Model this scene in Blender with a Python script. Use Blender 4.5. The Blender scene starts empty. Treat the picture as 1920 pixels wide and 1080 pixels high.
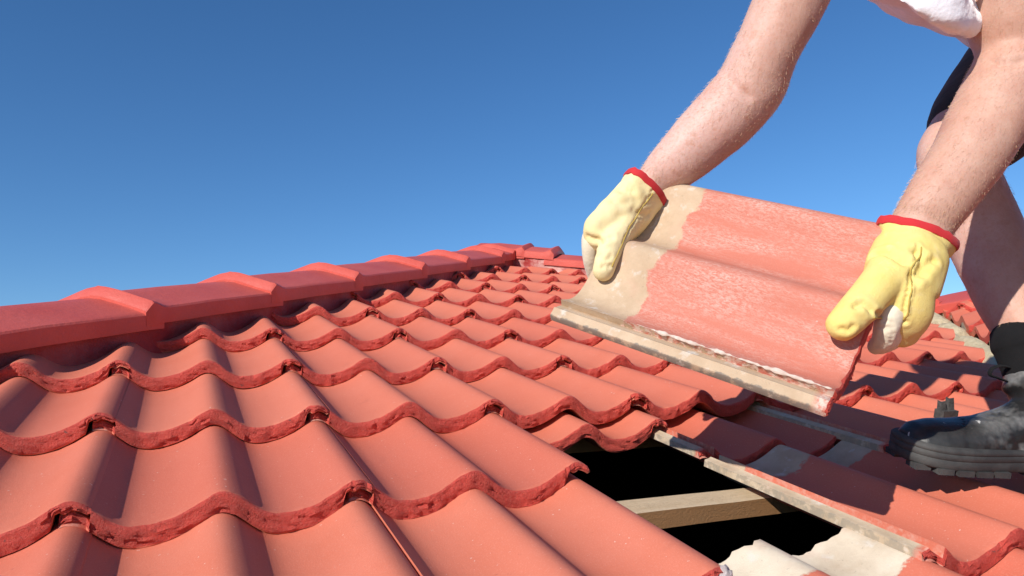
import bpy, bmesh, math, random
import numpy as np
from mathutils import Vector, Matrix, noise
from mathutils.bvhtree import BVHTree

random.seed(7)
rng = np.random.default_rng(7)
sc = bpy.context.scene
COL = sc.collection
rad = math.radians

# ---------------------------------------------------------------- roof frame -> world
# Everything is laid out in the frame of the roof slope: x along the courses,
# s up the slope, n away from it (metres, n = 0 at the crest of a tile nose).
PITCH = rad(18.0)
CP, SP = math.cos(PITCH), math.sin(PITCH)
ROT = np.array([[1, 0, 0], [0, CP, -SP], [0, SP, CP]])
LIFT = np.array([0.0, 0.0, 3.6])

def W(p):
    return ROT @ np.asarray(p, float) + LIFT

# ---------------------------------------------------------------- camera
cam_d = bpy.data.cameras.new('camera')
cam = bpy.data.objects.new('camera', cam_d)
COL.objects.link(cam)
cam_rows = np.array([[0.9143, -0.3964, 0.0834], [0.026, -0.148, -0.9886], [0.4043, 0.9061, -0.125]])
cr, cd, cf = (ROT @ v for v in cam_rows)
m3 = Matrix((cr, -cd, -cf)).transposed().normalized()
cam.matrix_world = Matrix.Translation(W((0.1042, -0.8475, 0.3527))) @ m3.to_4x4()
cam_d.sensor_width = 36.0
cam_d.lens = 1400.6 / 1920 * 36.0
cam_d.clip_start = 0.02
cam_d.clip_end = 3000
sc.camera = cam

# ---------------------------------------------------------------- light
SUN = ROT @ (np.array([-0.75, -0.285, 0.585]) / np.linalg.norm([-0.75, -0.285, 0.585]))
world = bpy.data.worlds.new('World')
sc.world = world
world.use_nodes = True
wn = world.node_tree.nodes
wl = world.node_tree.links
for n_ in list(wn):
    wn.remove(n_)
sky = wn.new('ShaderNodeTexSky')
sky.sky_type = 'NISHITA'
sky.sun_disc = False
sky.sun_elevation = math.asin(SUN[2])
sky.sun_rotation = math.atan2(SUN[0], SUN[1])
sky.altitude = 300
sky.air_density = 1.0
sky.dust_density = 0.0
sky.ozone_density = 6.0
bg = wn.new('ShaderNodeBackground')
bg.inputs['Strength'].default_value = 0.112
wo = wn.new('ShaderNodeOutputWorld')
hs = wn.new('ShaderNodeHueSaturation')
hs.inputs['Saturation'].default_value = 1.12
hs.inputs['Hue'].default_value = 0.501
wl.new(sky.outputs[0], hs.inputs['Color'])
wl.new(hs.outputs[0], bg.inputs['Color'])
wl.new(bg.outputs[0], wo.inputs['Surface'])

sun_d = bpy.data.lights.new('sun', 'SUN')
sun_d.energy = 4.6
sun_d.angle = rad(0.5)
sun_d.color = (1.0, 0.95, 0.87)
sun = bpy.data.objects.new('sun', sun_d)
sun.rotation_euler = Vector(SUN).to_track_quat('Z', 'Y').to_euler()
sun.location = (-4, -4, 9)
COL.objects.link(sun)

sc.view_settings.view_transform = 'Standard'
sc.view_settings.look = 'None'
sc.view_settings.exposure = 0.2
sc.view_settings.gamma = 1.0
sc.view_settings.use_curve_mapping = False

# ---------------------------------------------------------------- material helpers
class Mat:
    def __init__(self, name):
        self.m = bpy.data.materials.new(name)
        self.m.use_nodes = True
        self.t = self.m.node_tree
        self.N = self.t.nodes
        self.L = self.t.links
        self.b = self.N['Principled BSDF']
        tc = self.N.new('ShaderNodeTexCoord')
        self.obj = tc.outputs['Object']
    def new(self, t, **kw):
        n = self.N.new('ShaderNode' + t)
        for k, v in kw.items():
            setattr(n, k, v)
        return n
    def set(self, sock, v):
        s = self.b.inputs[sock]
        if hasattr(v, 'links') or isinstance(v, bpy.types.NodeSocket):
            self.L.new(v, s)
        else:
            s.default_value = v
    def plug(self, n, i, v):
        if isinstance(v, bpy.types.NodeSocket):
            self.L.new(v, n.inputs[i])
        else:
            if isinstance(v, tuple) and len(v) == 3 and n.inputs[i].type == 'RGBA':
                v = (*v, 1)
            n.inputs[i].default_value = v
    def math(self, op, a, b=0.0, clamp=False):
        n = self.new('Math', operation=op, use_clamp=clamp)
        self.plug(n, 0, a)
        self.plug(n, 1, b)
        return n.outputs[0]
    def noise(self, scale, detail=4, rough=0.55, vec=None, stretch=None):
        n = self.new('TexNoise')
        v = vec or self.obj
        if stretch:
            mp = self.new('Mapping')
            self.L.new(v, mp.inputs[0])
            mp.inputs['Scale'].default_value = stretch
            v = mp.outputs[0]
        self.L.new(v, n.inputs['Vector'])
        n.inputs['Scale'].default_value = scale
        n.inputs['Detail'].default_value = detail
        n.inputs['Roughness'].default_value = rough
        return n.outputs['Fac']
    def ramp(self, fac, lo, hi):
        n = self.new('MapRange')
        n.clamp = True
        self.plug(n, 'Value', fac)
        n.inputs['From Min'].default_value = lo
        n.inputs['From Max'].default_value = hi
        return n.outputs[0]
    def mix(self, fac, a, b, mode='MIX'):
        n = self.new('Mix', data_type='RGBA', blend_type=mode)
        self.plug(n, 0, fac)
        for i, v in ((6, a), (7, b)):
            if isinstance(v, tuple):
                n.inputs[i].default_value = (*v, 1)
            else:
                self.L.new(v, n.inputs[i])
        return n.outputs[2]
    def bump(self, h, strength, dist, prev=None):
        n = self.new('Bump')
        n.inputs['Strength'].default_value = strength
        n.inputs['Distance'].default_value = dist
        self.L.new(h, n.inputs['Height'])
        if prev is not None:
            self.L.new(prev, n.inputs['Normal'])
        return n.outputs[0]

def vec_random(M):
    """object coordinates shifted by the object's own random number"""
    oi = M.new('ObjectInfo')
    k = M.math('MULTIPLY', oi.outputs['Random'], 37.0)
    va = M.new('VectorMath', operation='ADD')
    M.L.new(M.obj, va.inputs[0])
    M.L.new(k, va.inputs[1])
    return va.outputs[0], oi.outputs['Random']

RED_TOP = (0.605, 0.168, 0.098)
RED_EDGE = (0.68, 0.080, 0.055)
BARE = (0.58, 0.46, 0.325)

def tile_material(name, wear=0.0, bare=BARE, head_y=.332, lap_x=.0205, tone=1.0, side=(0.31, 0.26, 0.20)):
    M = Mat(name)
    v, rnd = vec_random(M)
    sep = M.new('SeparateXYZ')
    M.L.new(M.obj, sep.inputs[0])
    X, Y = sep.outputs[0], sep.outputs[1]
    # paint: faint drift between tiles and cloudy chalking on each tile
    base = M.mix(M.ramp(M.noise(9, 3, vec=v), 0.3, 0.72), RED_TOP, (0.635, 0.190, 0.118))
    base = M.mix(M.math('MULTIPLY', rnd, 0.6), base, (0.53, 0.115, 0.072))
    base = M.mix(M.math('MULTIPLY', M.ramp(M.noise(420, 2, vec=v), 0.52, 0.72), 0.30), base, (0.68, 0.27, 0.19))
    base = M.mix(M.math('MULTIPLY', M.ramp(M.noise(60, 5, 0.7, vec=v), 0.66, 0.74), 0.35), base, (0.30, 0.055, 0.04))
    base = M.mix(M.math('MULTIPLY', M.ramp(M.noise(17, 6, 0.7, vec=v), 0.60, 0.72), 0.16), base, (0.33, 0.10, 0.07))
    base = M.mix(M.math('MULTIPLY', M.ramp(M.noise(190, 2, 0.5, vec=v), 0.735, 0.76), 0.7), base, (0.72, 0.55, 0.48))
    if wear:
        base = M.mix(.30, base, (0.66, 0.30, 0.215))
        stre = M.noise(15, 5, 0.7, vec=v, stretch=(1.6, 0.22, 1))
        fine = M.noise(420, 4, 0.8, vec=v, stretch=(1, 0.35, 1))
        pat = M.math('MULTIPLY', M.ramp(stre, 0.40, 0.66), M.ramp(fine, 0.42, 0.58))
        base = M.mix(M.math('MULTIPLY', pat, wear), base, (0.74, 0.50, 0.41))
    if tone != 1.0:
        base = M.mix(1.0, base, (tone, tone * .97, tone), 'MULTIPLY')
    # bare concrete where the next course and the neighbour used to cover the tile
    edge = M.math('MULTIPLY', M.math('SUBTRACT', M.noise(26, 6, 0.65, vec=v), 0.5), 0.05)
    edge = M.math('ADD', edge, M.math('MULTIPLY', M.math('SUBTRACT', M.noise(9, 2, 0.5, vec=v), 0.5), 0.06))
    edge2 = M.math('MULTIPLY', M.math('SUBTRACT', M.noise(70, 5, 0.65, vec=v), 0.5), 0.016)
    head = M.ramp(M.math('ADD', Y, edge), head_y, head_y + .004)
    lap = M.ramp(M.math('ADD', X, edge2), lap_x, lap_x - .0015)
    lap = M.math('MULTIPLY', lap, M.ramp(M.math('ADD', Y, edge2), .012, .020))
    fb = M.math('MAXIMUM', head, lap)
    cb = M.mix(M.ramp(M.noise(14, 6, 0.65, vec=v), 0.35, 0.7), bare, (bare[0] * .74, bare[1] * .69, bare[2] * .64))
    cb = M.mix(M.math('MULTIPLY', M.ramp(M.noise(35, 5, 0.6, vec=v), 0.57, 0.68), 0.6), cb, (0.66, 0.62, 0.56))
    cb = M.mix(M.math('MULTIPLY', M.ramp(M.noise(150, 4, 0.7, vec=v), 0.62, 0.72), 0.45), cb, (0.26, 0.20, 0.15))
    cb = M.mix(M.math('MULTIPLY', M.ramp(M.noise(11, 4, 0.6, vec=v), 0.55, 0.75), 0.5), cb, (0.60, 0.33, 0.24))
    flange = M.ramp(M.math('ADD', X, edge2), -.0045, -.0065)
    cb = M.mix(M.math('MULTIPLY', flange, .75), cb, side)
    # pale dried paint skin along the paint edge
    rim = M.math('SUBTRACT', M.ramp(M.math('ADD', X, edge2), lap_x + .005, lap_x + .001), lap)
    base = M.mix(M.math('MULTIPLY', M.math('MULTIPLY', rim, M.ramp(M.noise(120, 3, vec=v), 0.4, 0.55)), 0.85 if wear else 0.3), base, (0.68, 0.55, 0.46))
    M.set('Base Color', M.mix(fb, base, cb))
    M.set('Roughness', M.math('ADD', 0.66, M.math('MULTIPLY', fb, 0.22)))
    M.set('Specular IOR Level', 0.28)
    b1 = M.bump(M.noise(620, 4, 0.7, vec=v), 0.55, 0.0010)
    b2 = M.bump(M.noise(45, 4, 0.6, vec=v), 0.25, 0.002, b1)
    h3 = M.math('MULTIPLY', fb, -1.0)
    b3 = M.bump(h3, 0.5, 0.0012, b2)
    M.set('Normal', b3)
    return M.m

def edge_material(name):
    M = Mat(name)
    v, rnd = vec_random(M)
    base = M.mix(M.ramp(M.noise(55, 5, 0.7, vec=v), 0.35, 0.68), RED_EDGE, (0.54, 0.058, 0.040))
    base = M.mix(M.math('MULTIPLY', M.ramp(M.noise(300, 4, 0.7, vec=v), 0.50, 0.66), 0.5), base, (0.64, 0.14, 0.09))
    base = M.mix(M.math('MULTIPLY', M.ramp(M.noise(210, 4, 0.7, vec=M.obj), 0.58, 0.66), 0.25), base, (0.24, 0.026, 0.02))
    base = M.mix(M.math('MULTIPLY', M.ramp(M.noise(75, 3, 0.5, vec=v), 0.70, 0.72), 0.7), base, (0.13, 0.06, 0.05))
    M.set('Base Color', base)
    M.set('Roughness', 0.6)
    b1 = M.bump(M.noise(330, 5, 0.75, vec=v), 1.0, 0.0042)
    b2 = M.bump(M.noise(110, 3, 0.6, vec=v), 0.45, 0.004, b1)
    M.set('Normal', b2)
    return M.m

def simple(name, c1, c2, scale, rough, bump=None, stretch=None, spec=0.4, detail=5, lo=.35, hi=.7):
    M = Mat(name)
    M.set('Base Color', M.mix(M.ramp(M.noise(scale, detail, 0.6, stretch=stretch), lo, hi), c1, c2))
    M.set('Roughness', rough)
    M.set('Specular IOR Level', spec)
    if bump:
        M.set('Normal', M.bump(M.noise(bump[0], 5, 0.65, stretch=stretch), bump[1], bump[2]))
    return M.m

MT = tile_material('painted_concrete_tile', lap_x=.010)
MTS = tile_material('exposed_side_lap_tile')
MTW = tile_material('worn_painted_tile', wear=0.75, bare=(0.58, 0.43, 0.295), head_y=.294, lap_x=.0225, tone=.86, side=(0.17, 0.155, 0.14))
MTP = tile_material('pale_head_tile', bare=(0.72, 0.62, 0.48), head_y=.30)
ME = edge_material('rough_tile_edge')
def mortar_material(name='painted_mortar', pale=.12):
    M = Mat(name)
    base = M.mix(M.ramp(M.noise(8, 5, 0.6), 0.35, 0.7), (0.34, 0.024, 0.020), (0.28, 0.018, 0.016))
    base = M.mix(M.math('MULTIPLY', M.ramp(M.noise(7, 6, 0.7), 0.44, 0.62), pale), base, (0.66, 0.42, 0.36))
    M.set('Base Color', base)
    M.set('Roughness', 0.55)
    b1 = M.bump(M.noise(35, 5, 0.6), 0.6, 0.006)
    M.set('Normal', M.bump(M.noise(240, 4, 0.6), 0.4, 0.002, b1))
    return M.m
MM = mortar_material()
MM2 = mortar_material('worn_painted_mortar', .8)
def cap_material():
    M = Mat('glossy_ridge_paint')
    v, rnd = vec_random(M)
    base = M.mix(M.ramp(M.noise(7, 4, vec=v), 0.3, 0.7), (0.54, 0.082, 0.060), (0.60, 0.112, 0.082))
    base = M.mix(M.math('MULTIPLY', M.ramp(M.noise(95, 5, 0.7, vec=v), 0.6, 0.72), 0.3), base, (0.30, 0.05, 0.04))
    M.set('Base Color', base)
    M.set('Roughness', 0.46)
    M.set('Specular IOR Level', 0.4)
    b1 = M.bump(M.noise(60, 4, 0.6, vec=v), 0.35, 0.004)
    M.set('Normal', M.bump(M.noise(380, 3, 0.6, vec=v), 0.35, 0.001, b1))
    return M.m
MC = cap_material()
MSAND = simple('sandy_valley_mortar', (0.68, 0.56, 0.36), (0.52, 0.41, 0.24), 60, 0.9, (140, 0.9, 0.006))
MDARK = simple('painted_void_dark', (0.016, 0.013, 0.011), (0.010, 0.009, 0.008), 12, 0.9)  # near-black colour stands in for the darkness under the tiles
MDECK = simple('painted_back_slope', (0.42, 0.07, 0.05), (0.36, 0.05, 0.035), 6, 0.7)

# ---------------------------------------------------------------- object helpers
def props(o, label=None, cat=None, group=None, kind=None):
    for k, v in (('label', label), ('category', cat), ('group', group), ('kind', kind)):
        if v:
            o[k] = v
    return o

def empty(name, roof_p):
    o = bpy.data.objects.new(name, None)
    o.location = W(roof_p)
    o.empty_display_size = 0.05
    COL.objects.link(o)
    return o

def link(name, me, parent=None):
    o = bpy.data.objects.new(name, me)
    COL.objects.link(o)
    if parent is not None:
        o.parent = parent
    return o

def mesh(name, V, F, mats, smooth=True, angle=40, mi=None):
    me = bpy.data.meshes.new(name)
    me.from_pydata([tuple(map(float, v)) for v in V], [], F)
    for m in (mats if isinstance(mats, (list, tuple)) else [mats]):
        me.materials.append(m)
    if mi is not None:
        me.polygons.foreach_set('material_index', mi)
    me.update()
    bm = bmesh.new()
    bm.from_mesh(me)
    bmesh.ops.recalc_face_normals(bm, faces=bm.faces)
    bm.to_mesh(me)
    bm.free()
    if smooth:
        me.shade_smooth()
        me.set_sharp_from_angle(angle=rad(angle))
    return me

def roof_obj(name, V, F, mats, parent, **kw):
    """geometry given in the roof frame -> child mesh of an upright empty"""
    base = np.array(parent.location) if parent is not None else np.zeros(3)
    P = [W(v) - base for v in V]
    return link(name, mesh(name, P, F, mats, **kw), parent)

def pn(x, y=0.0, z=0.0, s=1.0):
    return noise.noise(Vector((x * s, y * s, z * s)))

def box(c, ax, half):
    """oriented box: centre, three axes, half sizes"""
    c = np.array(c, float)
    A = [np.array(a, float) * h for a, h in zip(ax, half)]
    V = [c + i * A[0] + j * A[1] + k * A[2] for i in (-1, 1) for j in (-1, 1) for k in (-1, 1)]
    F = [(0, 1, 3, 2), (4, 6, 7, 5), (0, 4, 5, 1), (2, 3, 7, 6), (0, 2, 6, 4), (1, 5, 7, 3)]
    return V, F

# ================================================================= THE ROOF
E_ = 0.3096          # exposure of a course
T_ = 0.0265          # thickness of a tile
HW = 0.0335          # height of a roll
LEN = 0.40
PROF = np.array([(0, 1), (.06, .965), (.12, .83), (.2, .53), (.28, .23), (.36, .055), (.44, 0), (.55, .04), (.68, .2), (.8, .46), (.88, .70), (.94, .90), (1, 1)])
def smooth_profile():
    xs = np.linspace(-1, 2, 601)
    y = np.interp(xs % 1.0, PROF[:, 0], PROF[:, 1])
    k = np.hanning(31)
    k /= k.sum()
    y = np.convolve(y, k, 'same')
    return xs[100:-100], y[100:-100]
PX, PY = smooth_profile()
def roll(x):
    return np.interp((np.asarray(x) / 0.15) % 1.0, PX, PY) * HW - HW

def sections(wide=False):
    left = [-.0065, -.0055, -.004, -.002] if wide else [-.0058, -.004, -.0015]
    xs = left + [.001, .006, .010, .013, .019, .0224, .0233]
    xs += list(np.arange(.030, .286, .0062)) + [.286, .2895, .294, .297, .300, .305, .310, .315, .3195, .3236]
    xs = np.array(xs)
    top = roll(xs)
    bot = roll(xs) - T_ + 0.001
    und = xs < 0.023
    top[und] = roll(xs[und]) - (0.0128 if wide else 0.0146)
    for i, x in enumerate(xs):
        if 0.001 <= x <= 0.010 and x not in (.001, .010):
            top[i] += 0.0030
        if wide and x < -.001:
            top[i] -= .0015 if x < -.006 else 0
            bot[i] = top[i] - .0095
    top[-1] -= 0.0012
    lip = xs > 0.288
    bot[lip] = top[lip] - 0.0105
    for i, x in enumerate(xs):
        if 0.296 < x < 0.304:
            bot[i] -= 0.0035
    bot[-1] = top[-1] - 0.004
    return xs, top, bot

def tile_mesh(seed, mats, LEN=LEN, wide=False, hs=1.0):
    SX, STOP, SBOT = sections(wide)
    STOP = STOP + roll(SX) * (hs - 1)
    SBOT = SBOT + roll(SX) * (hs - 1)
    NS = len(SX)
    r = np.random.default_rng(seed)
    ys = np.array([0, .0022, .009, .05, .14, .22, .30, LEN])
    fr = 6
    def sm(n, k=3):
        a = r.normal(0, 1, n)
        return np.convolve(a, np.ones(k) / k, 'same')
    lipchip = np.where(SX > .285, np.abs(sm(NS, 3)) * r.uniform(.001, .005), 0)
    big = np.zeros(NS)
    for _ in range(r.integers(0, 3)):
        c_ = r.uniform(.03, .29)
        big += r.uniform(.002, .006) * np.exp(-((SX - c_) / r.uniform(.004, .012)) ** 2)
    ej = sm(NS, 2) * .0011 + sm(NS, 9) * .0022 + lipchip
    if not wide:
        ej = ej + np.where(SX < .021, .007, 0)
    chips = (r.random(NS) > .92) * r.uniform(.001, .0045, NS) + big
    tilt = -T_ / E_
    V = []
    idx_top = np.zeros((len(ys), NS), int)
    idx_bot = np.zeros((len(ys), NS), int)
    warp = sm(NS, 15) * .0012
    for j, y in enumerate(ys):
        for i in range(NS):
            z = STOP[i] + tilt * y + warp[i] * .5
            yy = y
            if j == 0:
                z -= .0020 + abs(r.normal(0, .0007)) + chips[i]
                yy = ej[i]
            elif j == 1:
                z -= .0003 + chips[i] * .4 + abs(r.normal(0, .0003))
                yy = y + ej[i] + chips[i] * .6
            elif j == 2:
                yy = y + ej[i] * .7
            idx_top[j, i] = len(V)
            V.append((SX[i], yy, z))
    for j, y in enumerate(ys):
        for i in range(NS):
            z = SBOT[i] + tilt * y
            yy = y + (ej[i] if j == 0 else 0)
            if j == 0:
                z += .0008 + abs(r.normal(0, .0006))
            idx_bot[j, i] = len(V)
            V.append((SX[i], yy, z))
    front = np.zeros((fr + 1, NS), int)
    front[0] = idx_top[0]
    front[fr] = idx_bot[0]
    for k in range(1, fr):
        t = k / fr
        for i in range(NS):
            a, b = np.array(V[idx_top[0, i]]), np.array(V[idx_bot[0, i]])
            p = a * (1 - t) + b * t
            p[1] += -.0012 * math.sin(math.pi * t) + r.normal(0, .0010) + (.0022 if r.random() > .97 else 0)
            front[k, i] = len(V)
            V.append(tuple(p))
    F, mi = [], []
    def q(a, b, c, d, m):
        F.append((int(a), int(b), int(c), int(d)))
        mi.append(m)
    for i in range(NS - 1):
        for j in range(len(ys) - 1):
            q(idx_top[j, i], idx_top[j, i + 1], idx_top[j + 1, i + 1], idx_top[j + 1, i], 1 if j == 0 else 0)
            q(idx_bot[j, i], idx_bot[j + 1, i], idx_bot[j + 1, i + 1], idx_bot[j, i + 1], 0)
        for k in range(fr):
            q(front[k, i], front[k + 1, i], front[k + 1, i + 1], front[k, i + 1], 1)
        q(idx_top[-1, i], idx_top[-1, i + 1], idx_bot[-1, i + 1], idx_bot[-1, i], 0)
    for e in (0, NS - 1):
        for j in range(len(ys) - 1):
            q(idx_top[j, e], idx_top[j + 1, e], idx_bot[j + 1, e], idx_bot[j, e], 0)
        F.append(tuple(int(front[k, e]) for k in range(fr + 1)))
        F.pop()
    return mesh('roof_tile', V, F, mats, angle=38, mi=mi)

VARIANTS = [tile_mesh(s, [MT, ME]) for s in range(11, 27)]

roof = empty('tiled_roof', (0.6, 0, 0))
props(roof, 'red painted concrete tile hip roof with an open gap where a tile is lifted out', 'roof')
roof['kind'] = 'thing'
roof_base = np.array(roof.location)

def cut(me, planes, M):
    """cut a mesh copy by world-of-the-roof planes (point, normal kept side) given in roof frame; M: tile -> roof frame"""
    bm = bmesh.new()
    bm.from_mesh(me)
    Mi = M.inverted()
    done = False
    for p, n in planes:
        pl = Mi @ Vector(p)
        nl = (Mi.to_3x3() @ Vector(n)).normalized()
        g = bm.verts[:] + bm.edges[:] + bm.faces[:]
        res = bmesh.ops.bisect_plane(bm, geom=g, plane_co=pl, plane_no=-nl, clear_outer=True, dist=1e-6)
        ce = [e for e in res['geom_cut'] if isinstance(e, bmesh.types.BMEdge)]
        if ce:
            done = True
            bmesh.ops.holes_fill(bm, edges=[e for e in bm.edges if e.is_boundary], sides=0)
    if len(bm.faces) < 8:
        bm.free()
        return None, done
    if not done:
        bm.free()
        return me, False
    n = me.copy()
    bm.to_mesh(n)
    bm.free()
    n.set_sharp_from_angle(angle=rad(38))
    return n, True

def side(pl, p):
    return float(np.dot(np.array(p) - np.array(pl[0]), np.array(pl[1])))

# plan lines of the slope: left hip, right hip, valley (points in the roof frame)
HIP_P, HIP_D = np.array([.51, 1.642, 0]), np.array([.667, .745, 0])
HIP_W = np.array([.745, -.667, 0])
APEX = np.array([1.687, 3.03, .065])
Q_ = np.array([3.315, 1.505, .065])
RH_D = (Q_ - APEX) / np.linalg.norm(Q_ - APEX)
RH_W = np.array([RH_D[1], -RH_D[0], 0])       # towards this slope
VAL_P, VAL_D = np.array([2.44, .70, 0]), np.array([.687, .726, 0])
VAL_N = np.array([-.726, .687, 0])
PL_HIP = (HIP_P + HIP_W * .05, HIP_W)
PL_RH = (APEX + RH_W * .05, RH_W)
PL_VAL = (VAL_P, VAL_N)
main_planes = [PL_HIP, PL_RH, PL_VAL]

TILT_R = Matrix.Rotation(PITCH, 3, 'X')
def place_tile(me, rp, rot3, name='roof_tile', rootrot=TILT_R):
    o = link(name, me, roof)
    mw = (rootrot @ rot3).to_4x4()
    mw.translation = Vector(W(rp) - roof_base)
    o.matrix_local = mw
    return o

SHIFT = {(-1, 1): (0, .017, 0, 0), (-2, 2): (-.004, .028, 0, .3), (0, 2): (0.002, .238, -.031, .4), (0, 3): (.004, .108, -.029, -.5)}
TILE_LABEL = {(0, 2): 'tile slid up under the course above, its front edge hanging over the gap', (0, 3): 'shaded tile slid up beside the gap',
              (-1, 3): 'tile right of the gap with bare grey side lip and bare head', (-2, 2): 'tile below the gap showing its pale unpainted head'}
count = 0
for k in range(-3, 11):
    for m in range(-4, 16):
        if (k, m) == (-1, 2):
            continue                                        # the tile being lifted out
        dx, ds, dn, dr = SHIFT.get((k, m), (rng.normal(0, .0012), rng.normal(0, .0016), 0, rng.normal(0, .12)))
        p = np.array([.30 * m + dx, E_ * k + ds, dn])
        cs = [p + np.array([a, b, 0]) for a in (0, .32) for b in (0, LEN)]
        if any(all(side(pl, c) < 0 for c in cs) for pl in main_planes):
            continue
        r3 = Matrix.Rotation(rad(dr), 3, 'Z') @ Matrix.Rotation(rad(rng.normal(0, .08)), 3, 'Y')
        me = VARIANTS[rng.integers(len(VARIANTS))]
        if any(any(side(pl, c) < 0 for c in cs) for pl in main_planes):
            M = Matrix.Translation(Vector(p)) @ r3.to_4x4()
            me, _ = cut(me, main_planes, M)
            if me is None:
                continue
        if (k, m) in ((-1, 3), (0, 3), (0, 4)):
            me = me.copy()
            me.materials[0] = MTS
        if (k, m) == (-2, 2):
            me = me.copy()
            me.materials[0] = MTP
            for v_ in me.vertices:
                if v_.co.y > LEN - .002:
                    v_.co.y += .010 * pn(v_.co.x * 38, 3.3) + .006 * pn(v_.co.x * 110, 7.1) - .012 * max(0, pn(v_.co.x * 17, 9.2))
        ot = place_tile(me, p, r3)
        if (k, m) in TILE_LABEL:
            ot['label'] = TILE_LABEL[(k, m)]
        count += 1

# ---------------------------------------------------------------- wing slope beyond the valley
vdw = ROT @ VAL_D
PW = math.atan2(vdw[2], vdw[0])
WX, WS = np.array([0, -1.0, 0]), np.array([math.cos(PW), 0, math.sin(PW)])
WN = np.cross(WX, WS)
RW3 = Matrix((WX, WS, WN)).transposed()
wing_o = W(VAL_P + np.array([0, 0, 0]))
def wing(p):                                               # wing frame -> world
    return wing_o + WX * p[0] + WS * p[1] + WN * p[2]
Qw = W((Q_[0], Q_[1], 0))
ridge_s = float(np.dot(Qw - wing_o, WS))
val_w_dir = np.array([vdw[0], vdw[1], 0])
val_w_n = np.array([vdw[1], -vdw[0], 0]) / np.hypot(vdw[0], vdw[1])   # kept side: to the right of the valley
for k in range(-4, 5):
    for m in range(-6, 9):
        p = np.array([.30 * m + .07, E_ * k + .11, 0.0])
        cs = [wing(p + np.array([a, b, 0])) for a in (0, .32) for b in (0, LEN)]
        pv = wing_o + val_w_n * .075
        sd = [float(np.dot(c - pv, val_w_n)) for c in cs]
        top = [ridge_s - .05 - (p[1] + b) for b in (0, LEN)]
        if max(sd) < 0 or max(top) < 0 or cs[0][1] < wing_o[1] - 2.3:
            continue
        me = VARIANTS[rng.integers(len(VARIANTS))]
        M = Matrix((WX, WS, WN)).transposed().to_4x4()
        M.translation = Vector(wing(p))
        if min(sd) < 0 or min(top) < 0:
            tp = wing(np.array([0, ridge_s - .05, 0]))
            me, _ = cut(me, [(pv, val_w_n), (tp, -WS)], M)
            if me is None:
                continue
        o = link('roof_tile', me, roof)
        M.translation = M.translation - Vector(roof_base)
        o.matrix_local = M

# underlay added below the wing tiles, near black to paint shade in the gaps
def wing_shade_sheet():
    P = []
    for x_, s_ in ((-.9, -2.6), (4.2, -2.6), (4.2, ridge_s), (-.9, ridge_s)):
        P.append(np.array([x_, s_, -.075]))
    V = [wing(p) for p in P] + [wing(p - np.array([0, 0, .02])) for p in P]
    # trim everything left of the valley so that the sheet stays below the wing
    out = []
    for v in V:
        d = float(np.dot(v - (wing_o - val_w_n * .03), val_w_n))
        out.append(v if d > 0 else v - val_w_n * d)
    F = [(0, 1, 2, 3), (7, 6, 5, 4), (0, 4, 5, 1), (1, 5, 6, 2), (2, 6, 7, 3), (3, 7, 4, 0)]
    link('gap_shade_sheet', mesh('gap_shade_sheet', [v - roof_base for v in out], F, [MDARK], smooth=False), roof)
wing_shade_sheet()

# ---------------------------------------------------------------- hip and ridge caps
def cap_mesh(length, seed, drop=.47):
    """local: y up the hip, x across (to this slope), z up; nose collar at y = 0"""
    r = np.random.default_rng(seed)
    def h(w):
        a = abs(w)
        base = -(.022 * w / .155 if w > 0 else drop * a)
        return base - .006 * math.exp(-(w / .022) ** 2)
    ws = [-.155, -.12, -.08, -.05, -.03, -.018, -.008, 0, .008, .018, .03, .05, .08, .11, .135, .148, .153, .156]
    ys = [(0, -.004), (.003, -.001), (.017, .0140), (.0195, .0152), (.030, .0120), (.042, .006), (.053, .0015), (.07, -.001), (.11, -.002), (.2, -.003), (length, -.010), (length + .05, -.013)]
    V, F, mi = [], [], []
    n = len(ws)
    for y, dz in ys:
        for w in ws:
            s = 1.0 + (.018 if dz > .004 else 0)
            z = h(w) + dz + .0012 * pn(w * 30, y * 25, seed)
            if w > .1535:
                z -= .030
            elif w > .15:
                z -= .003
            V.append((w * s, y + .004 * pn(w * 20, seed * 3.1, y * 9) if y < .04 else y, z))
    nb = len(V)
    for y, dz in ys:
        for w in ws:
            V.append((w * (1.0 + (.018 if dz > .004 else 0)), y, h(w) + min(dz, 0) - .021 - (.0 if w < .15 else .014)))
    for j in range(len(ys) - 1):
        for i in range(n - 1):
            a = j * n + i
            F.append((a, a + 1, a + n + 1, a + n))
            F.append((nb + a, nb + a + n, nb + a + n + 1, nb + a + 1))
        for i in (0, n - 1):
            a = j * n + i
            F.append((a, a + n, nb + a + n, nb + a))
    for j in (0, len(ys) - 1):
        for i in range(n - 1):
            a = j * n + i
            F.append((a, nb + a, nb + a + 1, a + 1))
    return mesh('hip_cap', V, F, [MC], angle=28)

def place_cap(name, p, d, w, length, seed, world=False, drop=.47):
    me = cap_mesh(length, seed, drop)
    d = np.array(d, float) / np.linalg.norm(d)
    w = np.array(w, float) / np.linalg.norm(w)
    z = np.cross(w, d)
    if not world:
        p, d, w, z = W(p), ROT @ d, ROT @ w, ROT @ z
    M = Matrix((w, d, z)).transposed().to_4x4()
    M.translation = Vector(p - roof_base)
    o = link(name, me, roof)
    o.matrix_local = M

def hip_at(t, n=.065):
    return np.array([-.078, 1.002, n]) + HIP_D * t
noses = [-1.32, -.88, -.44, 0, .434, .872, 1.378, 1.84, 2.32]
for i, t in enumerate(noses):
    nx = noses[i + 1] if i + 1 < len(noses) else 2.70
    place_cap('hip_cap', hip_at(t), HIP_D, HIP_W, nx - t, i)
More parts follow.
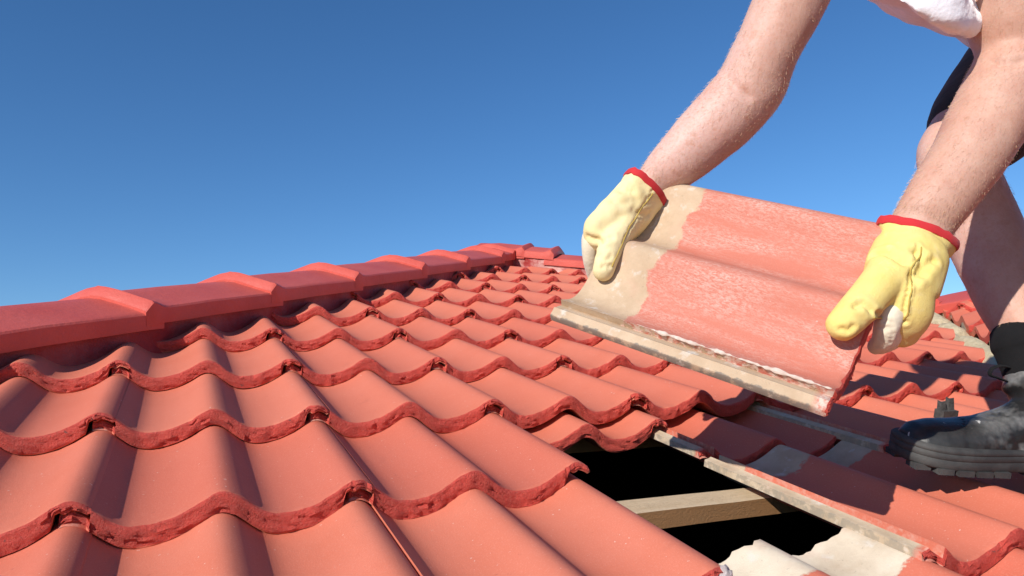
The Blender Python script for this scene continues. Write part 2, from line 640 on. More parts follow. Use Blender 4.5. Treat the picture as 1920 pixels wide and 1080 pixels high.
# right hip: caps lap the other way (nose down the hip, towards the valley)
RL = np.linalg.norm(Q_ - APEX)
tr = [.25, .41, .86, 1.30, 1.75, RL - .02]
for i, t in enumerate(tr):
    pv = 0 if i == 0 else tr[i - 1]
    pp = APEX + RH_D * t + np.array([0, 0, .018 if i < 2 else 0])
    M = None
    # mirror: this slope lies to the left when looking up the right hip
    me = cap_mesh(t - pv, 20 + i)
    for v in me.vertices:
        v.co.x = -v.co.x
    me.flip_normals()
    dW, wW = ROT @ (-RH_D), ROT @ (-RH_W)
    zW = np.cross(wW, dW)
    Mx = Matrix((wW, dW, zW)).transposed().to_4x4()
    Mx.translation = Vector(W(pp) - roof_base)
    o = link('hip_cap', me, roof)
    o.matrix_local = Mx
# cap over the meeting point
place_cap('apex_cap', hip_at(2.50, .066), HIP_D, HIP_W, .13, 41)
# wing ridge caps, running towards the viewer at constant height
for i in range(4):
    pw = W(Q_) + np.array([0, -.05 - .44 * i - .44, 0.0])
    me = cap_mesh(.44, 50 + i, drop=.47)
    for v in me.vertices:
        v.co.x = -v.co.x
    me.flip_normals()
    d = np.array([0, 1.0, 0])
    w = -np.array([-math.cos(PW), 0, -math.sin(PW)])
    Mx = Matrix((w, d, np.cross(w, d))).transposed().to_4x4()
    Mx.translation = Vector(pw - roof_base)
    o = link('ridge_cap', me, roof)
    o.matrix_local = Mx

# painted mortar bedding under the caps
def bedding(p0, d, w, length, seed, name='mortar_bedding', mat=None, off=.146, ntop=.036, nbot=-.075, depth=.12):
    n = int(length / .02)
    V, F = [], []
    rows = [(off - .012, ntop), (off + .002, ntop - .012), (off, ntop - .04), (off + .002, ntop - .07), (off + .010, nbot + .02), (off + .018, nbot), (off - depth, nbot), (off - depth, ntop - .01)]
    R = len(rows)
    for i in range(n + 1):
        t = length * i / n
        for j, (a, b) in enumerate(rows):
            q_ = .004 * pn(t * 11, j * 1.7, seed) + .0022 * pn(t * 45, j * 3.3, seed + 5)
            k_ = 1 if j < 6 else 0
            V.append(np.array(p0) + np.array(d) * t + np.array(w) * (a + q_ * k_) + np.array([0, 0, b]))
    for i in range(n):
        for j in range(R):
            a, b = i * R + j, i * R + (j + 1) % R
            F.append((a, b, b + R, a + R))
    F.append(tuple(range(R)))
    F.append(tuple(n * R + j for j in range(R)))
    roof_obj(name, V, F, [mat or MM], roof, angle=60)
bedding(hip_at(-1.4, 0), HIP_D, HIP_W, 4.12, 3)
bedding(APEX * np.array([1, 1, 0]), RH_D, RH_W, RL, 8, mat=MM2)

# sandy mortar along the valley with dark gaps
def valley_strip():
    V, F = [], []
    n = 130
    rows = [(-.02, -.045), (.0, -.014), (.03, -.006), (.055, -.016), (.08, -.030), (.10, -.06)]
    R = len(rows)
    p0 = VAL_P - VAL_D * 1.6
    for i in range(n + 1):
        t = 2.85 * i / n
        gap = max(0.0, pn(t * 5.5, 2.2) - .12) * .11
        for j, (a, b) in enumerate(rows):
            lump = .011 * pn(t * 16, j * .9, 4) + .006 * pn(t * 50, j * 2.1, 9)
            V.append(p0 + VAL_D * t - VAL_N * (a + .012 * pn(t * 14, j, 1)) + np.array([0, 0, b + lump - gap * (1 if j > 1 else .3)]))
    for i in range(n):
        for j in range(R - 1):
            a = i * R + j
            F.append((a, a + 1, a + 1 + R, a + R))
    nb = len(V)
    V2 = [v - np.array([0, 0, .03]) for v in V]
    V += V2
    F += [tuple(nb + a for a in f[::-1]) for f in F[:]]
    for i in range(n):
        for j in (0, R - 1):
            a = i * R + j
            F.append((a, a + R, nb + a + R, nb + a))
    roof_obj('valley_mortar', V, F, [MSAND], roof, angle=60)
valley_strip()

# ---------------------------------------------------------------- timber under the tiles
def wood_material(name, c1, c2):
    M = Mat(name)
    g = M.noise(28, 6, 0.65, stretch=(.05, 1, 1))
    c = M.mix(M.ramp(g, .3, .7), c1, c2)
    c = M.mix(M.math('MULTIPLY', M.ramp(M.noise(220, 4, 0.7, stretch=(.35, 1, 1)), .5, .75), .4), c, (0.30, 0.18, 0.09))
    M.set('Base Color', c)
    M.set('Roughness', 0.85)
    b = M.bump(M.noise(330, 5, 0.75, stretch=(.6, 1, 1)), .8, .0025)
    M.set('Normal', M.bump(M.noise(40, 3, .6, stretch=(.1, 1, 1)), .3, .003, b))
    return M.m
MWOOD = wood_material('sawn_pine', (0.68, 0.54, 0.36), (0.52, 0.39, 0.24))
MWOODF = wood_material('rough_sawn_pine_edge', (0.42, 0.21, 0.085), (0.29, 0.14, 0.052))

def batten(s, n_, x0, x1, hs=.021, hn=.0135, name='batten'):
    nx = 40
    V, F = [], []
    sec = [(-1, -1), (1, -1), (1, 1), (-1, 1)]
    for i in range(nx + 1):
        x = x0 + (x1 - x0) * i / nx
        for a, b in sec:
            V.append((x, s + a * hs + .0009 * pn(x * 40, a, b), n_ + b * hn + .0012 * pn(x * 60, a * 3, b * 5)))
    for i in range(nx):
        for j in range(4):
            a, b = i * 4 + j, i * 4 + (j + 1) % 4
            F.append((a, b, b + 4, a + 4))
    F += [(0, 1, 2, 3), tuple(nx * 4 + j for j in (3, 2, 1, 0))]
    return roof_obj(name, V, F, [MWOOD, MWOODF], roof, smooth=False, mi=[1 if (i % 4) == 3 else 0 for i in range(nx * 4)] + [0, 0])
batten(-.002, -.085, -.9, 1.62)
batten(-.345, -.102, -.9, 1.5)
for kk in range(1, 8):
    xa = max(-.9, (kk * E_ - 1.002) * .895 + .1)
    batten(kk * E_ - .002 + .03, -.10, xa, min(1.9 + kk * .28, 3.0 - max(0, kk - 5) * .5))
MCHIP = simple('bare_broken_corner', (.55, .48, .46), (.38, .31, .30), 120, .9, (220, .9, .004))
def broken_corner():
    bm = bmesh.new()
    bmesh.ops.create_icosphere(bm, subdivisions=3, radius=1)
    base = roof_base
    for v in bm.verts:
        p = np.array(v.co) * np.array([.011, .010, .015])
        p *= 1 + .35 * pn(v.co.x * 2.2, v.co.y * 2.2, v.co.z * 2.2)
        v.co = Vector(W(p + np.array([.612, E_ * -1 + .017 + .002, -.016])) - base)
    me = bpy.data.meshes.new('broken_corner')
    bm.to_mesh(me)
    bm.free()
    me.materials.append(MCHIP)
    me.shade_smooth()
    link('broken_corner', me, roof)
broken_corner()
# rafters run up the slope below the battens
MRAFT = simple('old_rafter', (0.07, 0.045, 0.028), (0.045, 0.03, 0.02), 9, .9, (60, .5, .004), stretch=(1, .1, 1))
for rx in (-.45, .15, 1.35):
    V, F = box((rx, .2, -.19), ((1, 0, 0), (0, 1, 0), (0, 0, 1)), (.0225, 1.1, .068))
    roof_obj('rafter', V, F, [MRAFT], roof, smooth=False)
# attic: unseen box added to shut out light, near black inside the gap
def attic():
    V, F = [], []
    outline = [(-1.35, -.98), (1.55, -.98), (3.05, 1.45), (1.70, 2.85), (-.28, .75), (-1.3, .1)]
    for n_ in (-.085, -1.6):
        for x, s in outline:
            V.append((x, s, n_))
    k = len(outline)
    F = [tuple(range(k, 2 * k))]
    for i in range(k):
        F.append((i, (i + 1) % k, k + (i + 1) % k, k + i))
    roof_obj('attic_dark_box', V, F, [MDARK], roof, smooth=False)
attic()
# the slopes that fall away behind the hips
def back_slopes():
    h0, h1 = hip_at(-1.5, .02), hip_at(2.75, .02)
    V = [W(h0), W(h1), W(h1) + np.array([-2.0, 1.6, -1.1]), W(h0) + np.array([-2.0, 1.6, -1.1])]
    V += [W(Q_) - np.array([0, 0, .05]), W(Q_) + np.array([1.2, 2.6, -.9])]
    V += [v - np.array([0, 0, .04]) for v in V[:6]]
    F = [(0, 1, 2, 3), (1, 4, 5, 2), (6, 9, 8, 7), (7, 8, 11, 10)]
    base = roof_base
    link('back_slope', mesh('back_slope', [v - base for v in V], F, [MDECK], smooth=False), roof)
back_slopes()

# ================================================================= GROUND
MG = simple('dry_grass_ground', (0.10, 0.11, 0.04), (0.16, 0.13, 0.07), .6, .95)
g = link('ground', mesh('ground', [(-900, -900, 0), (900, -900, 0), (900, 900, 0), (-900, 900, 0)], [(0, 1, 2, 3)], [MG], smooth=False))
props(g, kind='structure')

# ================================================================= THE LIFTED TILE
HELD_R = np.array([[.7074, -.5275, -.4704], [.3071, .8289, -.4676], [.6366, .1863, .7484]]) * .965
HELD_T = np.array([.7572, -.2623, .1585])
held_me = tile_mesh(77, [MTW, ME], .392, True, 1.15)
held_me.name = 'lifted_roof_tile'
held = link('loose_roof_tile', held_me)
held['kind'] = 'thing'
HM = Matrix((ROT @ HELD_R).tolist()).to_4x4()
HM.translation = Vector(W(HELD_T))
held.matrix_world = HM
props(held, 'worn red roof tile with bare concrete head, held up in two yellow gloves', 'roof tile')
def paint_edge():
    V, F, n, k = [], [], 150, 8
    for i in range(n + 1):
        y = .006 + .262 * i / n
        x = .0242 + .0022 * pn(y * 60, 1.7) + .001 * pn(y * 190, 4.4)
        z = float(roll(x)) * 1.15 - T_ / E_ * y
        rr = max(.0002, .0011 + .0026 * pn(y * 38, 8.8) + .0013 * pn(y * 150, 2.2)) * min(1, (n - i) / 25)
        for q in range(k):
            a = 2 * math.pi * q / k
            V.append((x + rr * 1.5 * math.cos(a), y, z + rr * math.sin(a)))
    for i in range(n):
        for q in range(k):
            F.append((i * k + q, i * k + (q + 1) % k, (i + 1) * k + (q + 1) % k, (i + 1) * k + q))
    F += [tuple(range(k)), tuple(n * k + q for q in range(k))[::-1]]
    o = link('dried_paint_edge', mesh('dried_paint_edge', V, F, [simple('chalky_paint_skin', (.66, .54, .46), (.52, .38, .31), 120, .9)]), held)
paint_edge()
def on_held(x, y, z=0.0):
    return HELD_T + HELD_R @ np.array([x, y, z])

# ================================================================= small shard on the slope
MSH = simple('dark_concrete_shard', (0.045, 0.042, 0.04), (0.09, 0.084, 0.08), 90, .9, (200, .8, .003))
def shard():
    root = empty('tile_shard', (1.493, .114, .0))
    V, F = [], []
    for dx, hh in ((-.011, .030), (.009, .036)):
        b = len(V)
        for i, (a, c) in enumerate(((-.008, -.006), (.008, -.007), (.009, .006), (-.007, .007))):
            V.append((1.493 + dx + a, .114 + c, -.014))
        for i, (a, c) in enumerate(((-.006, -.004), (.005, -.005), (.005, .004), (-.006, .004))):
            V.append((1.493 + dx * 1.15 + a, .119 + c, -.014 + hh + .004 * (i % 2)))
        F += [tuple(b + t for t in f) for f in ((0, 3, 2, 1), (4, 5, 6, 7), (0, 1, 5, 4), (1, 2, 6, 5), (2, 3, 7, 6), (3, 0, 4, 7))]
    b = len(V)
    for z in (-.016, .002):
        for a, c in ((-.021, -.010), (.020, -.011), (.019, .012), (-.020, .011)):
            V.append((1.493 + a, .114 + c, z))
    F += [tuple(b + t for t in f) for f in ((0, 3, 2, 1), (4, 5, 6, 7), (0, 1, 5, 4), (1, 2, 6, 5), (2, 3, 7, 6), (3, 0, 4, 7))]
    roof_obj('shard_body', V, F, [MSH], root, smooth=False)
    props(root, 'small dark two-pronged shard of tile sitting on the shaded tiles beside the boot toe', 'debris')
shard()

# ================================================================= THE PERSON
def catmull(P, n):
    P = [np.array(p, float) for p in P]
    P = [2 * P[0] - P[1]] + P + [2 * P[-1] - P[-2]]
    out = []
    for i in range(1, len(P) - 2):
        for k in range(n):
            t = k / n
            a, b, c, d = P[i - 1], P[i], P[i + 1], P[i + 2]
            out.append(.5 * ((2 * b) + (c - a) * t + (2 * a - 5 * b + 4 * c - d) * t * t + (3 * b - a - 3 * c + d) * t ** 3))
    out.append(P[-2])
    return out

def loft(ctrl, ref=(0, 0, 1), sides=20, sub=6, cap=True):
    """ctrl: (point, half width along the ref side, half depth); returns verts, faces, rings(center,u,v,ru,rv)"""
    rows = catmull([list(p) + [a, b] for p, a, b in ctrl], sub)
    C = [r[:3] for r in rows]
    rings = []
    ref = np.array(ref, float)
    for i, r in enumerate(rows):
        t = C[min(i + 1, len(C) - 1)] - C[max(i - 1, 0)]
        t = t / np.linalg.norm(t)
        u = ref - t * np.dot(ref, t)
        u /= np.linalg.norm(u)
        v = np.cross(t, u)
        rings.append((r[:3], u, v, max(r[3], .0008), max(r[4], .0008), t))
    full = list(rings)
    if cap:
        c, u, v, a, b, t = rings[0]
        e = min(a, b)
        full = [(c - t * e * s, u, v, a * q, b * q, t) for s, q in ((.97, .25), (.8, .6), (.45, .89))] + full
        c, u, v, a, b, t = rings[-1]
        e = min(a, b)
        full = full + [(c + t * e * s, u, v, a * q, b * q, t) for s, q in ((.45, .89), (.8, .6), (.97, .25))]
    V, F = [], []
    for c, u, v, a, b, t in full:
        for k in range(sides):
            th = 2 * math.pi * k / sides
            V.append(c + u * a * math.cos(th) + v * b * math.sin(th))
    for i in range(len(full) - 1):
        for k in range(sides):
            a = i * sides + k
            b = i * sides + (k + 1) % sides
            F.append((a, b, b + sides, a + sides))
    F.append(tuple(range(sides))[::-1])
    F.append(tuple((len(full) - 1) * sides + k for k in range(sides)))
    return V, F, rings

def merge(parts):
    V, F = [], []
    for p in parts:
        b = len(V)
        V += list(p[0])
        F += [tuple(b + i for i in f) for f in p[1]]
    return V, F

def remeshed(name, parts, voxel, smooth, mat, parent, post=None):
    V, F = merge(parts)
    base = np.array(parent.location)
    me = mesh(name, [W(v) - base for v in V], F, mat, smooth=False)
    tmp = bpy.data.objects.new(name + '_tmp', me)
    COL.objects.link(tmp)
    m = tmp.modifiers.new('r', 'REMESH')
    m.mode = 'VOXEL'
    m.voxel_size = voxel
    m.adaptivity = 0
    s = tmp.modifiers.new('s', 'SMOOTH')
    s.factor = .5
    s.iterations = smooth
    dg = bpy.context.evaluated_depsgraph_get()
    me2 = bpy.data.meshes.new_from_object(tmp.evaluated_get(dg))
    bpy.data.objects.remove(tmp)
    me2.materials.clear()
    me2.materials.append(mat)
    if post:
        co = np.empty(len(me2.vertices) * 3)
        me2.vertices.foreach_get('co', co)
        co = co.reshape(-1, 3)
        nr = np.empty(len(me2.vertices) * 3)
        me2.vertices.foreach_get('normal', nr)
        nr = nr.reshape(-1, 3)
        co = post((co + base - LIFT) @ ROT, nr @ ROT)      # back to the roof frame
        co = co @ ROT.T + LIFT - base
        me2.vertices.foreach_set('co', co.ravel())
        me2.update()
    me2.shade_smooth()
    me2.name = name
    return link(name, me2, parent)

EYE = np.array([0.1042, -0.8475, 0.3527])
def snap(co, pts):
    out = []
    for p in pts:
        d = p - EYE
        L = np.linalg.norm(d)
        d = d / L
        rel = co - EYE
        t = rel @ d
        off = np.linalg.norm(rel - t[:, None] * d, axis=1)
        ok = np.where((off < .004) & (np.abs(t - L) < .07))[0]
        out.append(co[ok[np.argmin(t[ok])]] if len(ok) else p)
    return np.array(out)

def carve(co, nr, line, depth, width, lip=0.0):
    """press a crease (depth > 0) or raise a welt (depth < 0) along a polyline"""
    L_ = np.array(catmull(line, 8)) if len(line) > 2 else np.array([np.array(line[0]) * (1 - t) + np.array(line[1]) * t for t in np.linspace(0, 1, 14)])
    L_ = snap(co, L_)
    box_lo, box_hi = L_.min(0) - width * 5, L_.max(0) + width * 5
    sel = np.where(((co > box_lo) & (co < box_hi)).all(1))[0]
    if len(sel) == 0:
        return co
    d = np.linalg.norm(co[sel][:, None, :] - L_[None], axis=2).min(1)
    co[sel] -= nr[sel] * (depth * np.exp(-(d / width) ** 2) - lip * depth * np.exp(-((d - 2.2 * width) / (1.1 * width)) ** 2))[:, None]
    return co

FOOT = np.array((1.086, -.100, .004))
FD = np.array([.95, -.32, 0.0])
FD /= np.linalg.norm(FD)
FW = np.array([-FD[1], FD[0], 0.0])
person = empty('person', FOOT + FD * .2)
props(person, 'worker crouching in pale pink shirt, black shorts, yellow gloves and dusty boots', 'person')

# ---- skin
def skin_material():
    M = Mat('fair_skin')
    c = M.mix(M.ramp(M.noise(16, 4, .6), .3, .72), (0.66, 0.445, 0.385), (0.62, 0.365, 0.305))
    c = M.mix(M.math('MULTIPLY', M.ramp(M.noise(110, 4, .65), .54, .72), .35), c, (0.52, 0.22, 0.14))
    c = M.mix(M.math('MULTIPLY', M.ramp(M.noise(48, 2, .5), .66, .72), .30), c, (0.45, 0.19, 0.11))
    c = M.mix(M.math('MULTIPLY', M.ramp(M.noise(230, 3, .6), .50, .66), .28), c, (0.50, 0.20, 0.11))
    sp = M.new('SeparateXYZ')
    M.L.new(M.obj, sp.inputs[0])
    near = M.math('MULTIPLY', M.ramp(M.math('ADD', sp.outputs[1], M.math('MULTIPLY', M.noise(9, 3, .5), .08)), .12, .02), .6)
    c = M.mix(near, c, M.mix(M.ramp(M.noise(26, 5, .65), .35, .65), (0.55, 0.315, 0.215), (0.45, 0.21, 0.13)))
    M.set('Base Color', c)
    M.set('Roughness', .52)
    M.set('Specular IOR Level', .35)
    M.set('Subsurface Weight', .15)
    M.set('Subsurface Radius', (1.0, .35, .2))
    M.set('Subsurface Scale', .006)
    b = M.bump(M.noise(420, 4, .65), .35, .0012)
    M.set('Normal', M.bump(M.noise(60, 3, .6), .18, .004, b))
    return M.m
MSKIN = skin_material()

# right arm (far), left arm (near): elbow crease faces the viewer's upper left
RA = [((0.6957, 0.1386, 0.3094), 0.0304, 0.0203), ((0.7396, 0.1542, 0.344), 0.0315, 0.0223), ((0.7824, 0.1627, 0.3803), 0.0365, 0.0263), ((0.8064, 0.1458, 0.4161), 0.0430, 0.0380), ((0.8482, 0.1338, 0.4648), 0.0514, 0.0474), ((0.8793, 0.1189, 0.5055), 0.0546, 0.0526), ((0.9027, 0.1021, 0.5479), 0.0539, 0.0530), ((0.9118, 0.0876, 0.6012), 0.0513, 0.0494), ((0.9415, 0.0829, 0.6763), 0.0535, 0.0535), ((0.9811, 0.0877, 0.7555), 0.0555, 0.0555), ((1.016, 0.0879, 0.8257), 0.0565, 0.0565)]
LA = [((0.9567, -0.1744, 0.2604), .0312, .0207), ((0.9722, -0.1614, 0.3011), .0352, .0260), ((1.0121, -0.1414, 0.3509), .0394, .0321), ((1.0309, -0.1429, 0.3845), .0426, .0384), ((1.0745, -0.1414, 0.4406), .0477, .0467), ((1.1193, -0.1371, 0.5048), .0529, .0529), ((1.1587, -0.1321, 0.5647), .0550, .0550), ((1.1808, -0.1268, 0.6102), .0539, .0539), ((1.1637, -0.1146, 0.659), .0560, .0570), ((1.1494, -0.1004, 0.7318), .0622, .0622), ((1.1304, -0.0842, 0.8038), .0622, .0622)]
RIMG = np.array([0.9143, -0.3964, 0.0834])
ra = loft(RA, ref=(.77, .2, -.55), sides=22)
la = loft(LA, ref=(.9, -.3, .3), sides=22)
ANK = FOOT + FD * .240 + np.array([0, 0, .10])
KNEE = (1.3095, 0.0443, 0.4746)
HIPR = (1.7292, 0.1461, 0.81)
HIPL = (1.5661, -0.1049, 0.7029)
KNEEL = (1.309, -0.2901, 0.4496)
ANKL = (1.63, -.31, .10)
def lerp(a, b, t):
    return np.array(a) * (1 - t) + np.array(b) * t
calf = np.array([.05, .035, 0])
rl = loft([(ANK, .034, .034), (lerp(ANK, KNEE, .2), .038, .038), (lerp(ANK, KNEE, .45) + calf * .5, .054, .056), (lerp(ANK, KNEE, .7) + calf * .7, .060, .061), (lerp(ANK, KNEE, .9) + calf * .2, .056, .056), (np.array(KNEE), .060, .062), (lerp(KNEE, HIPR, .12), .072, .072), (lerp(KNEE, HIPR, .5), .088, .088), (lerp(KNEE, HIPR, .85), .092, .092), (HIPR, .095, .095)], ref=(0, 1, .2), sides=22)
ll = loft([(ANKL, .036, .036), (lerp(ANKL, KNEEL, .2), .040, .040), (lerp(ANKL, KNEEL, .6) + calf * .8, .058, .058), (lerp(ANKL, KNEEL, .9), .055, .056), (np.array(KNEEL), .058, .060), (lerp(KNEEL, HIPL, .15), .068, .068), (lerp(KNEEL, HIPL, .5), .082, .082), (HIPL, .095, .095)], ref=(0, 1, .2), sides=20)
PELV = lerp(HIPR, HIPL, .5)
CHEST = np.array((1.1108, -0.0069, 0.8209))
NECK = np.array((0.957, 0.0423, 0.9205))
HEAD = np.array((0.7929, 0.0358, 0.9824))
SHL = lerp((1.0223, 0.0944, 0.829), (1.1499, -0.0697, 0.8124), .5)
tr_ref = np.array((1.1499, -0.0697, 0.8124)) - np.array((1.0223, 0.0944, 0.829))
torso = loft([(PELV, .155, .105), (lerp(PELV, CHEST, .3), .15, .10), (lerp(PELV, CHEST, .65), .16, .11), (CHEST, .165, .11), (lerp(CHEST, NECK, .6), .10, .075), (NECK, .058, .058)], ref=tr_ref, sides=24)
shr = loft([(lerp((1.0223, 0.0944, 0.829), CHEST, .7), .07, .07), ((1.0223, 0.0944, 0.829), .066, .066)], ref=(0, 0, 1))
shl = loft([(lerp((1.1499, -0.0697, 0.8124), CHEST, .7), .07, .07), ((1.1499, -0.0697, 0.8124), .066, .066)], ref=(0, 0, 1))
# head with a face: looks down at the tile
FACE = np.array(on_held(.15, .2)) - HEAD
FACE /= np.linalg.norm(FACE)
HUP = (HEAD - NECK)
HUP -= FACE * np.dot(HUP, FACE)
HUP /= np.linalg.norm(HUP)
HR = np.cross(FACE, HUP)
def hp(r_, u_, f_):
    return HEAD + HR * r_ + HUP * u_ + FACE * f_
neck = loft([(NECK - (HEAD - NECK) * .3, .058, .056), (NECK, .056, .056), (lerp(NECK, HEAD, .8), .055, .058)], ref=HR)
skull = loft([(hp(0, -.105, .062), .026, .030), (hp(0, -.07, .038), .056, .070), (hp(0, -.02, .01), .070, .092), (hp(0, .04, -.005), .076, .098), (hp(0, .09, -.008), .062, .080), (hp(0, .115, -.01), .03, .04)], ref=HR)
nose_l = loft([(hp(0, .02, .092), .009, .009), (hp(0, -.012, .108), .012, .013), (hp(0, -.022, .100), .015, .010)], ref=HR)
ears = [loft([(hp(s * .074, .02, -.005), .008, .018), (hp(s * .084, -.01, -.012), .009, .024), (hp(s * .077, -.035, -.004), .006, .012)], ref=HR) for s in (-1, 1)]
lips = loft([(hp(-.024, -.055, .086), .005, .005), (hp(0, -.055, .094), .008, .008), (hp(.024, -.055, .086), .005, .005)], ref=HUP)
brow = loft([(hp(-.05, .03, .078), .008, .008), (hp(0, .034, .095), .009, .009), (hp(.05, .03, .078), .008, .008)], ref=HUP)

def body_post(co, nr):
    # crook of the near elbow, crook of the far elbow, wrist tendons
    co = carve(co, nr, [(1.0622, -0.1679, 0.5768), (1.0694, -0.1826, 0.574), (1.0997, -0.1895, 0.5816)], .007, .005)
    co = carve(co, nr, [(0.8788, 0.1264, 0.5568), (0.8869, 0.11, 0.5441), (0.9023, 0.1018, 0.5348)], .004, .006)
    k = 0
    n1 = np.array([pn(p[0] * 18, p[1] * 18, p[2] * 18) + .4 * pn(p[0] * 50, p[1] * 50, p[2] * 50) for p in co])
    return co + nr * (n1 * .0016)[:, None]
body = remeshed('body', [ra[:2], la[:2], rl[:2], ll[:2], torso[:2], shr[:2], shl[:2], neck[:2], skull[:2], nose_l[:2], lips[:2], brow[:2]] + [e[:2] for e in ears], .006, 7, MSKIN, person, body_post)

# eyes and hair
MEYE = simple('eye', (.75, .72, .68), (.70, .66, .62), 30, .2)
for s in (-1, 1):
    e = loft([(hp(s * .031, .012, .079), .011, .011), (hp(s * .031, .012, .083), .010, .010)], ref=HUP, sides=12)
    roof_obj('eye', e[0], e[1], [MEYE], person)
MHAIR = simple('short_fair_hair', (.16, .09, .04), (.09, .05, .025), 120, .6, (300, 1, .006))
hair = loft([(hp(0, -.03, -.055), .060, .045), (hp(0, .03, -.035), .078, .078), (hp(0, .075, -.02), .074, .092), (hp(0, .115, -.012), .045, .056)], ref=HR)
remeshed('hair', [hair[:2]], .008, 3, MHAIR, person)

# fine pale hair on the arms and shin
def limb_hair(name, rings_list, count, mat):
    V, F = [], []
    for rings, i0, i1, flip, n in rings_list:
        for _ in range(n):
            i = int(rng.integers(i0, i1))
            c, u, v, a, b, t = rings[i]
            c2 = rings[i + 1][0]
            f_ = rng.random()
            th = rng.random() * 2 * math.pi
            nrm = u * math.cos(th) + v * math.sin(th)
            p = c * (1 - f_) + c2 * f_ + u * (a + .0005) * math.cos(th) + v * (b + .0005) * math.sin(th)
            d = -t * flip + np.cross(nrm, t) * .35 + rng.normal(0, .28, 3)
            d -= nrm * np.dot(d, nrm)
            d /= np.linalg.norm(d) + 1e-9
            ln = rng.uniform(.004, .010)
            w_ = np.cross(d, nrm) * .00008
            q0 = p - nrm * .001
            q1 = p + d * ln * .5 + nrm * ln * .16
            q2 = p + d * ln + nrm * ln * .22
            b_ = len(V)
            V.extend([q0 - w_, q0 + w_, q1 - w_, q1 + w_, q2, q0 + nrm * .0002, q1 + nrm * .0002])
            F.extend([(b_, b_ + 1, b_ + 3, b_ + 2), (b_ + 2, b_ + 3, b_ + 4), (b_ + 1, b_ + 5, b_ + 6, b_ + 3), (b_ + 5, b_, b_ + 2, b_ + 6)])
    base = np.array(person.location)
    P = [W(q) - base for q in V]
    me = bpy.data.meshes.new(name)
    me.from_pydata([tuple(q) for q in P], [], F)
    me.materials.append(mat)
    o = link(name, me, person)
    o['kind'] = 'stuff'
MFUZZ = simple('golden_arm_hair', (.66, .44, .28), (.56, .36, .2), 50, .5)
limb_hair('arm_hair', [(ra[2], 13, 52, 1, 2200), (la[2], 12, 56, 1, 4200)], 0, MFUZZ)
limb_hair('leg_hair', [(rl[2], 8, 30, 1, 1500)], 0, MFUZZ)

# ---- shirt and shorts
def cloth_material(name, c1, c2, bump=.5, sheen=.1):
    M = Mat(name)
    M.set('Base Color', M.mix(M.ramp(M.noise(9, 4), .35, .7), c1, c2))
    M.set('Roughness', .85)
    M.set('Sheen Weight', sheen)
    M.set('Sheen Roughness', .5)
    b = M.bump(M.noise(14, 4, .55), bump, .012)
    M.set('Normal', M.bump(M.noise(600, 2, .5), .3, .0006, b))
    return M.m
MSHIRT = cloth_material('pale_pink_cotton', (.94, .92, .97), (.92, .88, .93), .7, .7)
MSHORT = cloth_material('black_cotton', (.014, .015, .020), (.010, .010, .013), .4)
shirt_t = loft([(lerp(PELV, CHEST, .12), .175, .118), (lerp(PELV, CHEST, .35), .175, .122), (lerp(PELV, CHEST, .65), .178, .126), (CHEST, .180, .124), (lerp(CHEST, NECK, .55), .115, .088), (lerp(CHEST, NECK, .8), .075, .070)], ref=tr_ref, sides=28)
sl_r = loft([(lerp((1.0223, 0.0944, 0.829), CHEST, .6), .085, .085), ((1.0223, 0.0944, 0.829), .080, .080), ((1.0058, 0.0964, 0.7904), .078, .080)], ref=(0, 0, 1))
sl_l = loft([(lerp((1.1499, -0.0697, 0.8124), CHEST, .6), .085, .085), ((1.1499, -0.0697, 0.8124), .082, .082), ((1.1611, -0.0818, 0.7604), .078, .080), ((1.1658, -0.0868, 0.7397), .074, .078)], ref=(0, 0, 1))
def shirt_post(co, nr):
    n1 = np.array([pn(p[0] * 9 + p[2] * 5, p[1] * 9, p[2] * 7) + .5 * pn(p[0] * 24, p[1] * 20, p[2] * 24) for p in co])
    return co + nr * (n1 * .016)[:, None]
drape = loft([((0.9471, -0.0842, 0.691), .040, .010), ((0.9754, -0.1045, 0.6755), .046, .012), ((1.0383, -0.1124, 0.662), .045, .012), ((1.1236, -0.083, 0.6711), .040, .009)], ref=(0, .3, .95))
remeshed('shirt', [drape[:2], shirt_t[:2], sl_r[:2], sl_l[:2]], .009, 5, MSHIRT, person, shirt_post)
# hanging hem corner of the near sleeve
def hem_flap():
    A, B, T = np.array((1.0529, -0.0873, 0.6908)), np.array((1.0858, -0.1237, 0.6932)), np.array((1.0641, -0.109, 0.6497))
    V, F, n = [], [], 8
    nrm = np.cross(B - A, T - A)
    nrm /= np.linalg.norm(nrm)
    for sgn in (0, 1):
        for j in range(n + 1):
            t = j / n
            for i in range(n + 1):
                u_ = i / n
                p = (A * (1 - u_) + B * u_) * (1 - t) + (T + (u_ - .5) * .008 * (B - A) / .05) * t
                V.append(p + nrm * (.006 * math.sin(u_ * 6.2) * (1 - t * .6) + .0018 * sgn))
    m_ = (n + 1) ** 2
    for j in range(n):
        for i in range(n):
            a = j * (n + 1) + i
            F.append((a, a + 1, a + n + 2, a + n + 1))
            F.append((m_ + a, m_ + a + n + 1, m_ + a + n + 2, m_ + a + 1))
    ring = [j * (n + 1) for j in range(n + 1)] + [n * (n + 1) + i for i in range(1, n + 1)] + [j * (n + 1) + n for j in range(n - 1, -1, -1)] + list(range(n - 1, 0, -1))
    for i in range(len(ring)):
        a, b = ring[i], ring[(i + 1) % len(ring)]
        F.append((a, b, m_ + b, m_ + a))
    roof_obj('sleeve_hem', V, F, [MSHIRT], person)
hem_flap()
